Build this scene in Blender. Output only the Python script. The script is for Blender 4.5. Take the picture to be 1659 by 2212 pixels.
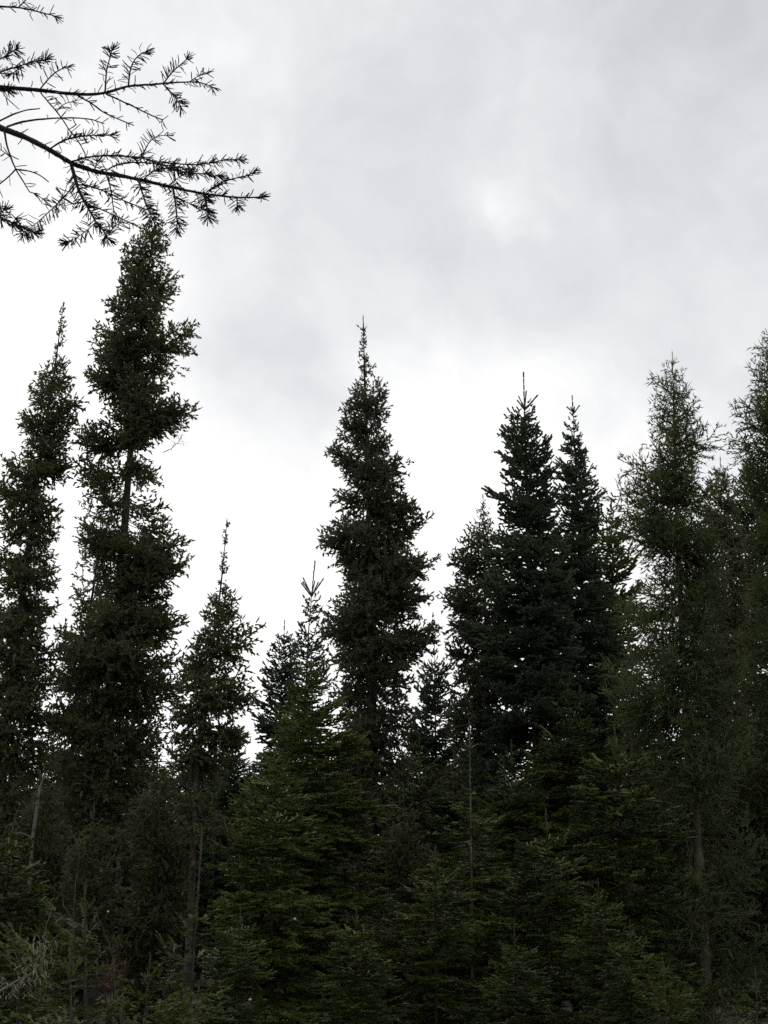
import bpy, math, random
import numpy as np

# ------------------------------------------------------------------ clear, camera, sky, sun, exposure
for o in list(bpy.data.objects):
    bpy.data.objects.remove(o, do_unlink=True)
scene = bpy.context.scene
COL = scene.collection
R_ = math.radians

FU = 2683.0                     # focal length in units of a 1659 x 2212 picture
PITCH = R_(18.5)
EYE = np.array((0.0, 0.0, 1.7))
cam_data = bpy.data.cameras.new('camera')
cam_data.sensor_fit = 'HORIZONTAL'
cam_data.sensor_width = 36.0
cam_data.lens = 36.0 * FU / 1659.0
cam_data.clip_start = 0.05
cam_data.clip_end = 6000
cam = bpy.data.objects.new('camera', cam_data)
cam.location = EYE
cam.rotation_euler = (math.pi / 2 + PITCH, 0, 0)
COL.objects.link(cam)
scene.camera = cam

SUN_EL, SUN_AZ = R_(58), R_(-28)          # azimuth from +Y towards +X; a veiled sun in front, to the left
world = bpy.data.worlds.new('World')
scene.world = world
world.use_nodes = True
wn, wl = world.node_tree.nodes, world.node_tree.links
wn.clear()

class NT:
    """small helper for building node trees"""
    def __init__(s, tree): s.n, s.l = tree.nodes, tree.links
    def put(s, sock, v):
        if v is None: return
        if hasattr(v, 'is_output') or hasattr(v, 'links'): s.l.new(v, sock)
        else: sock.default_value = v
    def math(s, op, a, b=None, c=None, clamp=False):
        n = s.n.new('ShaderNodeMath'); n.operation = op; n.use_clamp = clamp
        for i, v in enumerate((a, b, c)): s.put(n.inputs[i], v)
        return n.outputs[0]
    def vmath(s, op, a, b=None, scale=None):
        n = s.n.new('ShaderNodeVectorMath'); n.operation = op
        s.put(n.inputs[0], a); s.put(n.inputs[1], b)
        if scale is not None: s.put(n.inputs['Scale'], scale)
        return n.outputs['Value'] if op in ('DOT_PRODUCT', 'LENGTH', 'DISTANCE') else n.outputs[0]
    def noise(s, vec, scale, detail=4, rough=0.5, dist=0.0, color=False):
        n = s.n.new('ShaderNodeTexNoise'); s.put(n.inputs['Vector'], vec)
        n.inputs['Scale'].default_value = scale; n.inputs['Detail'].default_value = detail
        n.inputs['Roughness'].default_value = rough; n.inputs['Distortion'].default_value = dist
        return n.outputs['Color'] if color else n.outputs[0]
    def ramp(s, fac, stops, interp='LINEAR'):
        n = s.n.new('ShaderNodeValToRGB'); n.color_ramp.interpolation = interp
        e = n.color_ramp.elements
        while len(e) < len(stops): e.new(0.5)
        for k, (p, c) in zip(e, stops):
            k.position = p; k.color = (*c, 1) if len(c) == 3 else c
        s.put(n.inputs[0], fac)
        return n.outputs[0]
    def mix(s, fac, a, b, mode='MIX'):
        n = s.n.new('ShaderNodeMix'); n.data_type = 'RGBA'; n.blend_type = mode
        s.put(n.inputs['Factor'], fac)
        s.put(n.inputs[6], (*a, 1) if isinstance(a, tuple) else a)
        s.put(n.inputs[7], (*b, 1) if isinstance(b, tuple) else b)
        return n.outputs[2]

def ray(u, v):
    """unit direction through the picture point (u, v) of a 1659 x 2212 frame"""
    dx, dy = (u - 829.5) / FU, (1106 - v) / FU
    d = np.array((dx, math.cos(PITCH) - dy * math.sin(PITCH), math.sin(PITCH) + dy * math.cos(PITCH)))
    return d / np.linalg.norm(d)

def at(u, v, Y):
    """world point on the vertical plane at distance Y"""
    d = ray(u, v)
    return EYE + d * (Y / d[1])

W = NT(world.node_tree)
sky = wn.new('ShaderNodeTexSky')
sky.sky_type = 'NISHITA'; sky.sun_disc = False
sky.sun_elevation = SUN_EL; sky.sun_rotation = SUN_AZ
sky.air_density = 1.0; sky.dust_density = 2.0
dirv = W.vmath('NORMALIZE', wn.new('ShaderNodeTexCoord').outputs['Generated'])
# an overcast deck: soft banks of cloud of uneven thickness, brighter where the veiled sun thins it
warp = W.noise(dirv, 3.0, 3, 0.5, color=True)
wv = W.vmath('ADD', dirv, W.vmath('SCALE', W.vmath('SUBTRACT', warp, (0.5, 0.5, 0.5)), scale=0.16))
warp2 = W.noise(dirv, 11.0, 4, 0.55, color=True)
wv = W.vmath('ADD', wv, W.vmath('SCALE', W.vmath('SUBTRACT', warp2, (0.5, 0.5, 0.5)), scale=0.07))
n_big = W.noise(wv, 4.2, 3, 0.5)
n_mid = W.noise(wv, 9.0, 6, 0.56)
n_fine = W.noise(wv, 24.0, 6, 0.6)
base = W.math('ADD', W.math('MULTIPLY', W.math('SUBTRACT', n_big, 0.5), 0.22), W.math('ADD', W.math('MULTIPLY', W.math('SUBTRACT', n_mid, 0.5), 0.38), W.math('MULTIPLY', W.math('SUBTRACT', n_fine, 0.5), 0.10)))
sun_dir = (math.sin(R_(-18)) * math.cos(R_(14)), math.cos(R_(-18)) * math.cos(R_(14)), math.sin(R_(14)))
glow = W.math('MAXIMUM', W.math('SUBTRACT', W.vmath('DOT_PRODUCT', dirv, sun_dir), 0.90), -0.16)
sep = wn.new('ShaderNodeSeparateXYZ'); wl.new(wv, sep.inputs[0])
low = wn.new('ShaderNodeMapRange'); low.interpolation_type = 'SMOOTHSTEP'; low.clamp = True
wl.new(sep.outputs['Z'], low.inputs['Value'])
for k, v in zip((1, 2, 3, 4), (0.56, 0.30, 0.0, 0.22)): low.inputs[k].default_value = v
zen = wn.new('ShaderNodeMapRange'); zen.interpolation_type = 'SMOOTHSTEP'; zen.clamp = True      # an overcast deck is brightest overhead
wl.new(sep.outputs['Z'], zen.inputs['Value'])
for k, v in zip((1, 2, 3, 4), (0.62, 1.0, 0.0, 0.55)): zen.inputs[k].default_value = v
front = W.math('MULTIPLY_ADD', sep.outputs['Y'], 0.5, 0.5, clamp=True)
thick = W.math('ADD', W.math('ADD', W.math('MULTIPLY', glow, 1.0), W.math('ADD', W.math('MULTIPLY', low.outputs[0], front), zen.outputs[0])), base)
def bank(u, v, w, amount):
    """a thicker (negative) or thinner (positive) bank of cloud in that direction, w = angular size"""
    d = W.vmath('SUBTRACT', wv, tuple(ray(u, v)))
    q = W.math('DIVIDE', W.vmath('DOT_PRODUCT', d, d), w * w)
    return W.math('MULTIPLY', W.math('EXPONENT', W.math('MULTIPLY', q, -1.0)), amount)
for b in ((1080, 450, 0.024, 0.09), (1150, 478, 0.018, 0.15), (1120, 470, 0.045, 0.06), (1190, 470, 0.022, 0.06), (1010, 415, 0.035, 0.06), (1240, 400, 0.05, 0.03), (1030, 550, 0.055, -0.08), (1330, 600, 0.09, -0.07), (560, 840, 0.070, -0.18), (660, 930, 0.045, -0.05), (800, 520, 0.09, -0.07), (1000, 900, 0.09, 0.12),
          (150, 700, 0.12, 0.14), (220, 200, 0.09, 0.08), (1500, 860, 0.10, -0.04), (470, 60, 0.05, 0.03), (1450, 150, 0.18, 0.045)):
    thick = W.math('ADD', thick, bank(*b))
lum = W.math('MULTIPLY_ADD', thick, 1.0, 0.83)
lum = W.math('MAXIMUM', W.math('MINIMUM', lum, 1.35), 0.62)
tint = W.ramp(W.math('MULTIPLY_ADD', lum, 2.2, -1.4), [(0.0, (0.925, 0.962, 1.0)), (0.35, (0.942, 0.966, 1.0)), (0.62, (0.97, 0.980, 1.0)), (0.85, (1.0, 1.0, 0.99))])
deck = W.vmath('SCALE', tint, scale=W.math('MULTIPLY', lum, 10.0))
sky_mix = W.mix(0.97, sky.outputs[0], deck)
bg = wn.new('ShaderNodeBackground')
wl.new(sky_mix, bg.inputs['Color'])
bg.inputs['Strength'].default_value = 0.1
wo = wn.new('ShaderNodeOutputWorld')
wl.new(bg.outputs[0], wo.inputs[0])

sun_data = bpy.data.lights.new('sun', 'SUN')
sun_data.energy = 1.2
sun_data.angle = R_(40)
sun_data.color = (1.0, 0.97, 0.92)
sun = bpy.data.objects.new('sun', sun_data)
sun.rotation_euler = (math.pi / 2 - SUN_EL, 0, -SUN_AZ + math.pi)
sun.location = (0, 0, 40)
COL.objects.link(sun)

scene.view_settings.view_transform = 'Standard'
scene.view_settings.look = 'None'
scene.view_settings.exposure = 0.0
scene.view_settings.gamma = 1.0
scene.view_settings.use_curve_mapping = False
scene.render.engine = 'CYCLES'
scene.cycles.max_bounces = 3
scene.cycles.diffuse_bounces = 2
scene.cycles.glossy_bounces = 1
scene.cycles.transmission_bounces = 2
scene.cycles.use_denoising = False

# ------------------------------------------------------------------ materials
def new_mat(name):
    m = bpy.data.materials.new(name); m.use_nodes = True
    m.node_tree.nodes.clear()
    t = NT(m.node_tree)
    b = t.n.new('ShaderNodeBsdfPrincipled'); o = t.n.new('ShaderNodeOutputMaterial')
    t.l.new(b.outputs[0], o.inputs[0])
    return m, t, b

def foliage_mat(name, dark, mid, light, rough=0.55, spec=0.28):
    m, t, b = new_mat(name)
    a = t.n.new('ShaderNodeAttribute'); a.attribute_name = 'tint'
    co = t.n.new('ShaderNodeTexCoord').outputs['Object']
    n = t.noise(co, 1.3, 3, 0.6)
    f = t.math('ADD', t.math('MULTIPLY', a.outputs['Fac'], 0.62), t.math('MULTIPLY', n, 0.45))
    c = t.ramp(f, [(0.12, dark), (0.5, mid), (0.92, light)])
    t.put(b.inputs['Base Color'], c)
    b.inputs['Roughness'].default_value = rough
    b.inputs['Specular IOR Level'].default_value = spec
    tr = t.n.new('ShaderNodeBsdfTranslucent'); t.put(tr.inputs['Color'], c)
    mx = t.n.new('ShaderNodeMixShader'); mx.inputs[0].default_value = 0.4
    out = [n for n in t.n if n.type == 'OUTPUT_MATERIAL'][0]
    t.l.new(b.outputs[0], mx.inputs[1]); t.l.new(tr.outputs[0], mx.inputs[2]); t.l.new(mx.outputs[0], out.inputs[0])
    return m

def bark_mat(name, c1, c2, c3, scale=9.0):
    m, t, b = new_mat(name)
    co = t.n.new('ShaderNodeTexCoord').outputs['Object']
    st = t.vmath('MULTIPLY', co, (1.0, 1.0, 0.35))
    n = t.noise(st, scale * 2.2, 6, 0.65)
    lich = t.noise(co, scale * 0.45, 4, 0.6)
    c = t.mix(n, c1, c2)
    c = t.mix(t.ramp(lich, [(0.52, (0, 0, 0)), (0.66, (1, 1, 1))]), c, c3)
    t.put(b.inputs['Base Color'], c)
    b.inputs['Roughness'].default_value = 0.9
    b.inputs['Specular IOR Level'].default_value = 0.15
    bp = t.n.new('ShaderNodeBump'); bp.inputs['Strength'].default_value = 0.7; bp.inputs['Distance'].default_value = 0.03
    t.put(bp.inputs['Height'], n); t.l.new(bp.outputs[0], b.inputs['Normal'])
    return m

M = {
    'spruce': foliage_mat('spruce_needles', (0.066, 0.066, 0.032), (0.120, 0.128, 0.058), (0.180, 0.190, 0.092)),
    'spruce_low': foliage_mat('shaded_spruce_needles', (0.034, 0.036, 0.015), (0.070, 0.078, 0.030), (0.125, 0.135, 0.058)),  # darkened copy of the spruce needles; undergrowth shade is put into the colour
    'spruce_dark': foliage_mat('dark_spruce_needles', (0.066, 0.062, 0.042), (0.118, 0.117, 0.074), (0.178, 0.176, 0.114)),
    'fir': foliage_mat('blue_fir_needles', (0.046, 0.060, 0.038), (0.078, 0.106, 0.064), (0.125, 0.155, 0.098)),
    'fir_green': foliage_mat('green_fir_needles', (0.022, 0.029, 0.006), (0.052, 0.070, 0.013), (0.130, 0.160, 0.032)),
    'fir_bright': foliage_mat('fresh_fir_needles', (0.036, 0.048, 0.011), (0.084, 0.110, 0.024), (0.175, 0.212, 0.050)),
    'larch': foliage_mat('larch_needles', (0.060, 0.072, 0.026), (0.108, 0.132, 0.051), (0.168, 0.198, 0.084)),
    'fir_near': foliage_mat('near_fir_needles', (0.020, 0.012, 0.012), (0.032, 0.024, 0.020), (0.050, 0.046, 0.030)),
    'bark': bark_mat('spruce_bark', (0.030, 0.024, 0.022), (0.085, 0.072, 0.066), (0.12, 0.115, 0.085)),
    'bark_pale': bark_mat('lichen_grey_bark', (0.06, 0.052, 0.042), (0.15, 0.135, 0.11), (0.21, 0.21, 0.155), 14.0),
    'twig': bark_mat('twig_bark', (0.022, 0.017, 0.015), (0.055, 0.045, 0.040), (0.06, 0.055, 0.045), 20.0),
    'birch': bark_mat('birch_bark', (0.10, 0.095, 0.085), (0.20, 0.19, 0.17), (0.06, 0.05, 0.045), 22.0),
    'lichen': bark_mat('hanging_lichen', (0.20, 0.20, 0.11), (0.36, 0.35, 0.22), (0.30, 0.31, 0.18), 30.0),
    'red_twig': bark_mat('red_brown_twigs', (0.045, 0.016, 0.014), (0.085, 0.032, 0.026), (0.07, 0.04, 0.03), 20.0),
}

# ------------------------------------------------------------------ mesh helpers
def link(name, me, parent=None):
    o = bpy.data.objects.new(name, me)
    COL.objects.link(o)
    if parent is not None: o.parent = parent
    return o

def tag(o, label=None, cat=None, group=None, kind=None):
    if label: o['label'] = label
    if cat: o['category'] = cat
    if group: o['group'] = group
    if kind: o['kind'] = kind
    return o

def mesh_np(name, V, F, mats, mat_idx=None, tint=None, smooth=False):
    """triangle mesh from arrays"""
    me = bpy.data.meshes.new(name)
    V = np.ascontiguousarray(V, dtype=np.float32); F = np.ascontiguousarray(F, dtype=np.int32)
    nF = len(F)
    me.vertices.add(len(V)); me.vertices.foreach_set('co', V.ravel())
    me.loops.add(nF * 3); me.loops.foreach_set('vertex_index', F.ravel())
    me.polygons.add(nF)
    me.polygons.foreach_set('loop_start', np.arange(0, nF * 3, 3, dtype=np.int32))
    if mat_idx is not None: me.polygons.foreach_set('material_index', np.ascontiguousarray(mat_idx, dtype=np.int32))
    me.polygons.foreach_set('use_smooth', np.full(nF, bool(smooth)))
    for m in mats: me.materials.append(m)
    if tint is not None:
        a = me.attributes.new('tint', 'FLOAT', 'POINT'); a.data.foreach_set('value', np.ascontiguousarray(tint, dtype=np.float32))
    me.update(calc_edges=True)
    return me

def unit(v):
    v = np.asarray(v, float)
    return v / np.maximum(np.linalg.norm(v, axis=-1, keepdims=True), 1e-9)

def tube(P, rad, sides=6, cap=True, wob=0.0, rng=None):
    """tapered tube along polyline P"""
    P = np.asarray(P, float); n = len(P); rad = np.asarray(rad, float)
    T = unit(np.gradient(P, axis=0))
    ref = np.array((0.0, 1.0, 0.0)) if abs(T[0][1]) < 0.9 else np.array((1.0, 0, 0))
    A = unit(np.cross(T, ref)); B = np.cross(T, A)
    th = np.arange(sides) * 2 * math.pi / sides
    r = np.repeat(rad[:, None], sides, 1)
    if wob and rng is not None: r = r * (1 + rng.uniform(-wob, wob, r.shape))
    V = P[:, None, :] + r[..., None] * (np.cos(th)[None, :, None] * A[:, None, :] + np.sin(th)[None, :, None] * B[:, None, :])
    V = V.reshape(-1, 3)
    i = np.arange(n - 1)[:, None] * sides; j = np.arange(sides)[None, :]; k = (j + 1) % sides
    a, b, c, d = i + j, i + k, i + sides + k, i + sides + j
    F = np.concatenate([np.stack([a, b, c], -1).reshape(-1, 3), np.stack([a, c, d], -1).reshape(-1, 3)])
    if cap:
        V = np.concatenate([V, P[-1:] + T[-1:] * rad[-1]])
        t = len(V) - 1; e = (n - 1) * sides
        F = np.concatenate([F, np.array([(e + q, e + (q + 1) % sides, t) for q in range(sides)])])
    return V, F

class Parts:
    """collects triangle pieces with a material index and a tint"""
    def __init__(s): s.V, s.F, s.m, s.t, s.n = [], [], [], [], 0
    def add(s, V, F, mi=0, tint=0.5):
        s.V.append(V); s.F.append(F + s.n); s.m.append(np.full(len(F), mi)); s.n += len(V)
        s.t.append(np.full(len(V), tint) if np.isscalar(tint) else tint)
    def mesh(s, name, mats, smooth=False):
        return mesh_np(name, np.concatenate(s.V), np.concatenate(s.F), mats, np.concatenate(s.m), np.concatenate(s.t), smooth)

# shoot templates: local z is the axis (0..1 of the length), x/y are in units of the radius
def shoot_template(rng, needles, core=0.42, flat=False, fwd=0.10, nw=0.05, blunt=False, reach=1.25):
    V, F = [], []
    ph = rng.uniform(0, 6.28)
    def ring(z, r): return [(r * math.cos(ph + k * 2.0944), r * math.sin(ph + k * 2.0944), z) for k in range(3)]
    if blunt:
        V += ring(0.0, core * 0.85) + ring(0.93, core * 0.8)
        for k in range(3):
            q = (k + 1) % 3
            F += [(k, q, 3 + q), (k, 3 + q, 3 + k)]
        F.append((3, 4, 5))
    else:
        V += [(0, 0, 0)] + ring(0.45, core) + [(0, 0, 1.0)]
        for k in range(3):
            q = (k + 1) % 3
            F += [(0, 1 + q, 1 + k), (1 + k, 1 + q, 4)]
    for k in range(needles):
        z = (k + rng.uniform(0.1, 0.9)) / needles * 0.94
        if flat: a = rng.choice([0.0, math.pi]) + rng.normal(0, 0.45)
        else: a = k * 2.4 + rng.uniform(-0.5, 0.5)
        r = rng.uniform(0.8, reach) * (1.0 if z < 0.8 else 0.75)
        b = len(V)
        V += [(0.1 * math.cos(a), 0.1 * math.sin(a), z - nw), (0.1 * math.cos(a), 0.1 * math.sin(a), z + nw), (r * math.cos(a), r * math.sin(a), z + fwd * rng.uniform(0.6, 1.4))]
        F.append((b, b + 1, b + 2))
    return np.array(V, float), np.array(F)

TR = random.Random(5)
class _R:                       # random.Random with the few numpy-like calls used above
    def __init__(s, r): s.r = r
    def uniform(s, a, b): return s.r.uniform(a, b)
    def choice(s, l): return s.r.choice(l)
    def normal(s, a, b): return s.r.gauss(a, b)
    def random(s): return s.r.random()
_r = _R(TR)
def cross_template(rng, blunt=False, planes=2, tri=False):
    """a slim needle-covered shoot: crossed spindle blades"""
    V, F = [], []
    ph = rng.uniform(0, 3.14)
    for k in range(planes):
        a = ph + k * math.pi / planes; c, q = math.cos(a), math.sin(a)
        b = len(V)
        w1, w2 = rng.uniform(0.8, 1.2), rng.uniform(0.8, 1.2)
        if blunt:
            V += [(c * 0.8 * w1, q * 0.8 * w1, 0.0), (-c * 0.8 * w2, -q * 0.8 * w2, 0.0), (-c * w2, -q * w2, 0.84), (c * w1, q * w1, 0.80), (0, 0, 1.0)]
            F += [(b, b + 1, b + 2), (b, b + 2, b + 3), (b + 3, b + 2, b + 4)]
        elif k == 0 or tri:
            bx, by = rng.uniform(-0.4, 0.4), rng.uniform(-0.4, 0.4)
            V += [(c * w1, q * w1, 0.0), (-c * w2, -q * w2, 0.05), (bx, by, 1.0)]
            F += [(b, b + 1, b + 2)]
        else:
            bx, by = rng.uniform(-0.4, 0.4), rng.uniform(-0.4, 0.4)
            V += [(0, 0, 0), (c * w1, q * w1, rng.uniform(0.3, 0.6)), (bx, by, 1.0), (-c * w2, -q * w2, rng.uniform(0.3, 0.6))]
            F += [(b, b + 1, b + 2), (b, b + 2, b + 3)]
    return np.array(V, float), np.array(F)

TEMPLATES = {
    'mid': [cross_template(_r) for _ in range(8)],
    'fir': [cross_template(_r, True) for _ in range(8)],
    'firn': [shoot_template(_r, 7, 0.50, fwd=0.10, nw=0.07, blunt=True, reach=1.2) for _ in range(8)],
    'near': [shoot_template(_r, 18, 0.30, flat=True, fwd=0.09, nw=0.045) for _ in range(8)],
    'larch': [cross_template(_r, tri=True) for _ in range(8)],
}

def shoots(parts, P, D, L, Rd, up, tint, kind, rng, mi=0):
    """adds N shoots: base P, direction D, length L, brush radius Rd, reference up"""
    if len(P) == 0: return
    D = unit(D)
    X = np.cross(D, up); bad = np.linalg.norm(X, axis=1) < 1e-3
    X[bad] = (1, 0, 0)
    X = unit(X); Yv = np.cross(X, D) * -1
    pick = rng.integers(0, len(TEMPLATES[kind]), len(P))
    for k, (tv, tf) in enumerate(TEMPLATES[kind]):
        s = np.nonzero(pick == k)[0]
        if len(s) == 0: continue
        V = (P[s, None, :] + tv[None, :, 0:1] * Rd[s, None, None] * X[s, None, :] + tv[None, :, 1:2] * Rd[s, None, None] * Yv[s, None, :]
             + tv[None, :, 2:3] * L[s, None, None] * D[s, None, :])
        F = tf[None] + (np.arange(len(s)) * len(tv))[:, None, None]
        parts.add(V.reshape(-1, 3), F.reshape(-1, 3), mi, np.repeat(tint[s], len(tv)))

# ------------------------------------------------------------------ conifers
SP = {   # ds: spacing of side twigs, ang: their angle, bspread: how flat the spray, lr: shoot length, rr: brush radius, pad: limbs per clump
    'spruce': dict(per_m=27, ds=0.050, ang=58, bspread=42, droop=0.55, lr=0.155, rr=0.0235, a=0.50, b=0.19, t0=0.08, s_top=0.75, s_low=-0.28, up=0.36, tmpl='mid', whorl=0, side=1.0, inner=0.4, pad=4),
    'fir':    dict(per_m=20, ds=0.064, ang=52, bspread=22, droop=0.02, lr=0.155, rr=0.0225, a=0.52, b=0.17, t0=0.08, s_top=1.10, s_low=-0.05, up=0.26, tmpl='fir', whorl=0.34, side=1.0, inner=0.5, pad=2),
    'larch':  dict(per_m=26, ds=0.036, ang=50, bspread=70, droop=0.30, lr=0.15, rr=0.0125, a=0.50, b=0.19, t0=0.05, s_top=0.85, s_low=-0.08, up=0.50, tmpl='larch', whorl=0, side=0.9, inner=0.6, pad=4),
}

class Tree:
    """A conifer. axis: picture points (u, v) of the trunk; prof: (v, left u, right u) of the crown outline; both taken at distance Y."""
    def __init__(s, species, Y, axis, prof, seed, mat, label, name, cat='tree', **kw):
        s.p = dict(SP[species]); s.p.update(kw); s.species = species
        s.rng = np.random.default_rng(seed)
        ax = np.array([at(u, v, Y) for u, v in axis])
        o = np.argsort(ax[:, 2]); ax = ax[o]
        if ax[0][2] > 0:
            d = (ax[1] - ax[0]) / max(ax[1][2] - ax[0][2], 0.1)
            ax = np.concatenate([[ax[0] - d * ax[0][2] * 0.8 - np.array((0, 0, 0.2 * ax[0][2]))], ax]); 
        ax[0][2] = min(ax[0][2], 0.0)
        s.base = np.array((np.interp(0, ax[:, 2], ax[:, 0]), Y, 0.0))
        s.az, s.ax = ax[:, 2], ax[:, 0] - s.base[0]
        s.ztop = ax[-1][2]
        pr = []
        for v, l, r in prof:
            a, b = at(l, v, Y), at(r, v, Y)
            c = np.interp(a[2], s.az, s.ax) + s.base[0]
            pr.append((a[2], max(c - a[0], 0.03), max(b[0] - c, 0.03)))
        pr = np.array(sorted(pr))
        s.pz, s.pl, s.pr = pr[:, 0], pr[:, 1], pr[:, 2]
        s.Y = Y; s.mat = mat; s.label = label; s.name = name; s.cat = cat
        s.H = s.ztop
        s.parts = Parts()
    def axis_at(s, z):
        w = 0.05 * math.sin(z * 0.9 + s.H)
        return np.array((np.interp(z, s.az, s.ax), w * (1 - z / s.H), z))
    def radius(s, z, c):
        return np.interp(z, s.pz, s.pl) * (1 - c) / 2 + np.interp(z, s.pz, s.pr) * (1 + c) / 2
    def branch(s, ztip, phi, R, slope=None, bare=0.0, tint0=0.0, dens=1.0):
        """one limb whose end is at height ztip, R out from the trunk"""
        p, rng = s.p, s.rng
        f = min(max((s.ztop - ztip) / max(s.H, 1), 0), 1)
        if slope is None:
            slope = p['s_top'] + (p['s_low'] - p['s_top']) * min(1, (f / 0.45)) ** 0.8 + rng.normal(0, 0.10)
        upt = p['up'] * rng.uniform(0.6, 1.3)
        # z(t) = z0 + R (k1 t + upt t^3): starts at slope k1 and turns up towards the end
        k1 = slope - upt * 0.6
        z0 = ztip - R * (k1 + upt)
        if z0 > s.ztop - 0.12: z0 = s.ztop - 0.12 - rng.uniform(0, 0.15); k1 = (ztip - z0) / R - upt
        A = s.axis_at(max(z0, 0.1))
        h = np.array((math.cos(phi), math.sin(phi), 0.0)); S = np.array((-math.sin(phi), math.cos(phi), 0.0)); Z = np.array((0, 0, 1.0))
        bend = rng.normal(0, 0.10)
        def pos(t):
            t = np.asarray(t, float)[..., None]
            return A + h * R * t + S * (bend * R * t * t) + Z * (R * (k1 * t + upt * t ** 3))
        def tan(t):
            t = np.asarray(t, float)[..., None]
            return unit(h + S * (2 * bend * t) + Z * (k1 + 3 * upt * t * t))
        # wood
        tt = np.linspace(0, 0.94, 5)
        rb = max(0.005, 0.010 * R + 0.003)
        V, F = tube(pos(tt), rb * (1 - 0.85 * tt), 3, False)
        s.parts.add(V, F, 1)
        t0 = max(p['t0'], bare)
        n2 = max(2, int(R * (1 - t0) / p['ds'] * dens))
        t = t0 + (1 - t0) * (np.arange(n2) + rng.uniform(0, 1, n2)) / n2
        side = np.where(np.arange(n2) % 2 == 0, 1.0, -1.0)
        al = np.radians(p['ang'] + rng.normal(0, 11, n2)); be = np.radians(rng.normal(0, p['bspread'], n2))
        T = tan(t)
        N = np.cross(T, S)                         # roughly up, across the limb
        N = N * np.where(N[:, 2:3] < 0, -1, 1)
        D2 = np.cos(al)[:, None] * T + np.sin(al)[:, None] * (side[:, None] * np.cos(be)[:, None] * S + np.sin(be)[:, None] * N)
        D2[:, 2] -= p['droop'] * (1 - t) * rng.uniform(0.3, 1.5, n2)
        D2 = unit(D2)
        L2 = (p['a'] * R * (1 - t) ** 0.8 + min(p['b'], 0.5 * R)) * rng.uniform(0.65, 1.2, n2)
        P2 = pos(t)
        lr, rr = min(p['lr'], max(0.055, 0.5 * R + 0.02)), p['rr'] * min(1.0, 0.6 + 0.6 * R)
        Ps, Ds, Ls, Rs, Tn = [], [], [], [], []
        btint = np.clip(rng.normal(0.5 + tint0, 0.12), 0, 1)
        def emit(P, D, L, q=1.0):
            n = len(P)
            Ps.append(P); Ds.append(D); Ls.append(L); Rs.append(rr * q * rng.uniform(0.8, 1.25, n)); Tn.append(np.clip(btint + rng.normal(0, 0.20, n), 0, 1))
        # shoots along the side twigs, and side shoots off them
        kmax = int(np.ceil(L2.max() / lr)) if n2 else 0
        for k in range(kmax):
            m = L2 > k * lr * 0.98
            if not m.any(): break
            Lk = np.minimum(L2[m] - k * lr, lr) * 1.08
            sag = np.zeros((m.sum(), 3)); sag[:, 2] = (0.10 if s.species == 'spruce' else 0.05) * (k - 0.5)
            Dk = unit(D2[m] + sag + rng.normal(0, 0.10, (m.sum(), 3)))
            Pk = P2[m] + D2[m] * (k * lr)
            emit(Pk, Dk, np.maximum(Lk, 0.06))
            for sg in (1, -1):
                keep = rng.random(m.sum()) < p['side']
                if s.species == 'fir':
                    side3 = np.cross(Dk, N[m])
                else:
                    side3 = unit(np.cross(Dk, rng.normal(0, 1, Dk.shape)))
                D3 = unit(Dk * 0.75 + sg * side3 * 0.75)
                if s.species == 'spruce': D3[:, 2] += rng.normal(-0.05, 0.3, len(D3))
                emit((Pk + Dk * (Lk * rng.uniform(0.2, 0.7, len(Lk)))[:, None])[keep], D3[keep], (lr * rng.uniform(0.45, 0.85, len(D3)))[keep], 0.92)
        # shoots along the limb itself
        n1 = max(2, int(R * (1 - t0) / (lr * 0.8)))
        t1 = np.linspace(t0, 1.0, n1)
        emit(pos(t1), tan(t1), np.full(n1, lr * 1.05))
        Ps, Ds, Ls, Rs, Tn = map(np.concatenate, (Ps, Ds, Ls, Rs, Tn))
        up = np.tile(Z, (len(Ps), 1)) if s.species == 'fir' else unit(rng.normal(0, 1, Ps.shape))
        if s.species == 'fir': up = unit(up + rng.normal(0, 0.25, up.shape))
        shoots(s.parts, Ps, Ds, Ls, Rs, up, Tn, p['tmpl'], rng)
    def grow(s, zlow=0.5, extra=(), gaps=(), leader=0.5, leader_whorl=0, leader_tip=True, clump=0.22, dens=1.0):
        p, rng = s.p, s.rng
        z = s.ztop - leader
        phi = rng.uniform(0, 6.28)
        ph1, ph2 = rng.uniform(0, 6.28, 2)
        gz = [(at(0, b, s.Y)[2], at(0, a, s.Y)[2], k, bare) for a, b, k, bare in gaps]
        cz, cphi, left, cR = z, phi, 0, 1.0
        while z > zlow:
            step = 1.0 / p['per_m']
            phi += 2.399 + rng.normal(0, 0.35)
            if left <= 0:                                   # start a new clump of limbs
                left = int(rng.integers(max(1, p['pad'] - 2), p['pad'] + 3)); cz = z; cphi = phi; cR = 1 - clump * rng.random() * 1.1
            left -= 1
            fill = rng.random() < 0.34 and p['pad'] > 1
            if s.radius(z, 1) + s.radius(z, -1) < 1.1: left, fill, cz, cphi, cR = 0, False, z, phi, 1 - clump * 0.6 * rng.random()     # slim tops grow evenly
            if fill: zz, ph, q = z + rng.uniform(-0.5, 0.5) * step, phi, rng.uniform(0.40, 0.72)
            else: zz, ph, q = cz + rng.normal(0, 0.10), cphi + rng.normal(0, 0.36), cR * rng.uniform(0.80, 1.0)
            if p['whorl']:
                w = p['whorl']; zz = round(zz / w) * w + rng.normal(0, 0.05) if rng.random() < 0.6 else zz
            zz = min(zz, s.ztop - 0.1)
            R0 = s.radius(zz, math.cos(ph)); R = min(R0 * q * 1.22, R0 + 0.06) if s.species == 'fir' else min(R0 * q * 1.10, R0 - 0.02)
            R = max(R - 0.06 * max(0, 1 - R / 0.4), 0.05)
            keep, bare = 1.0, 0.0
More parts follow.
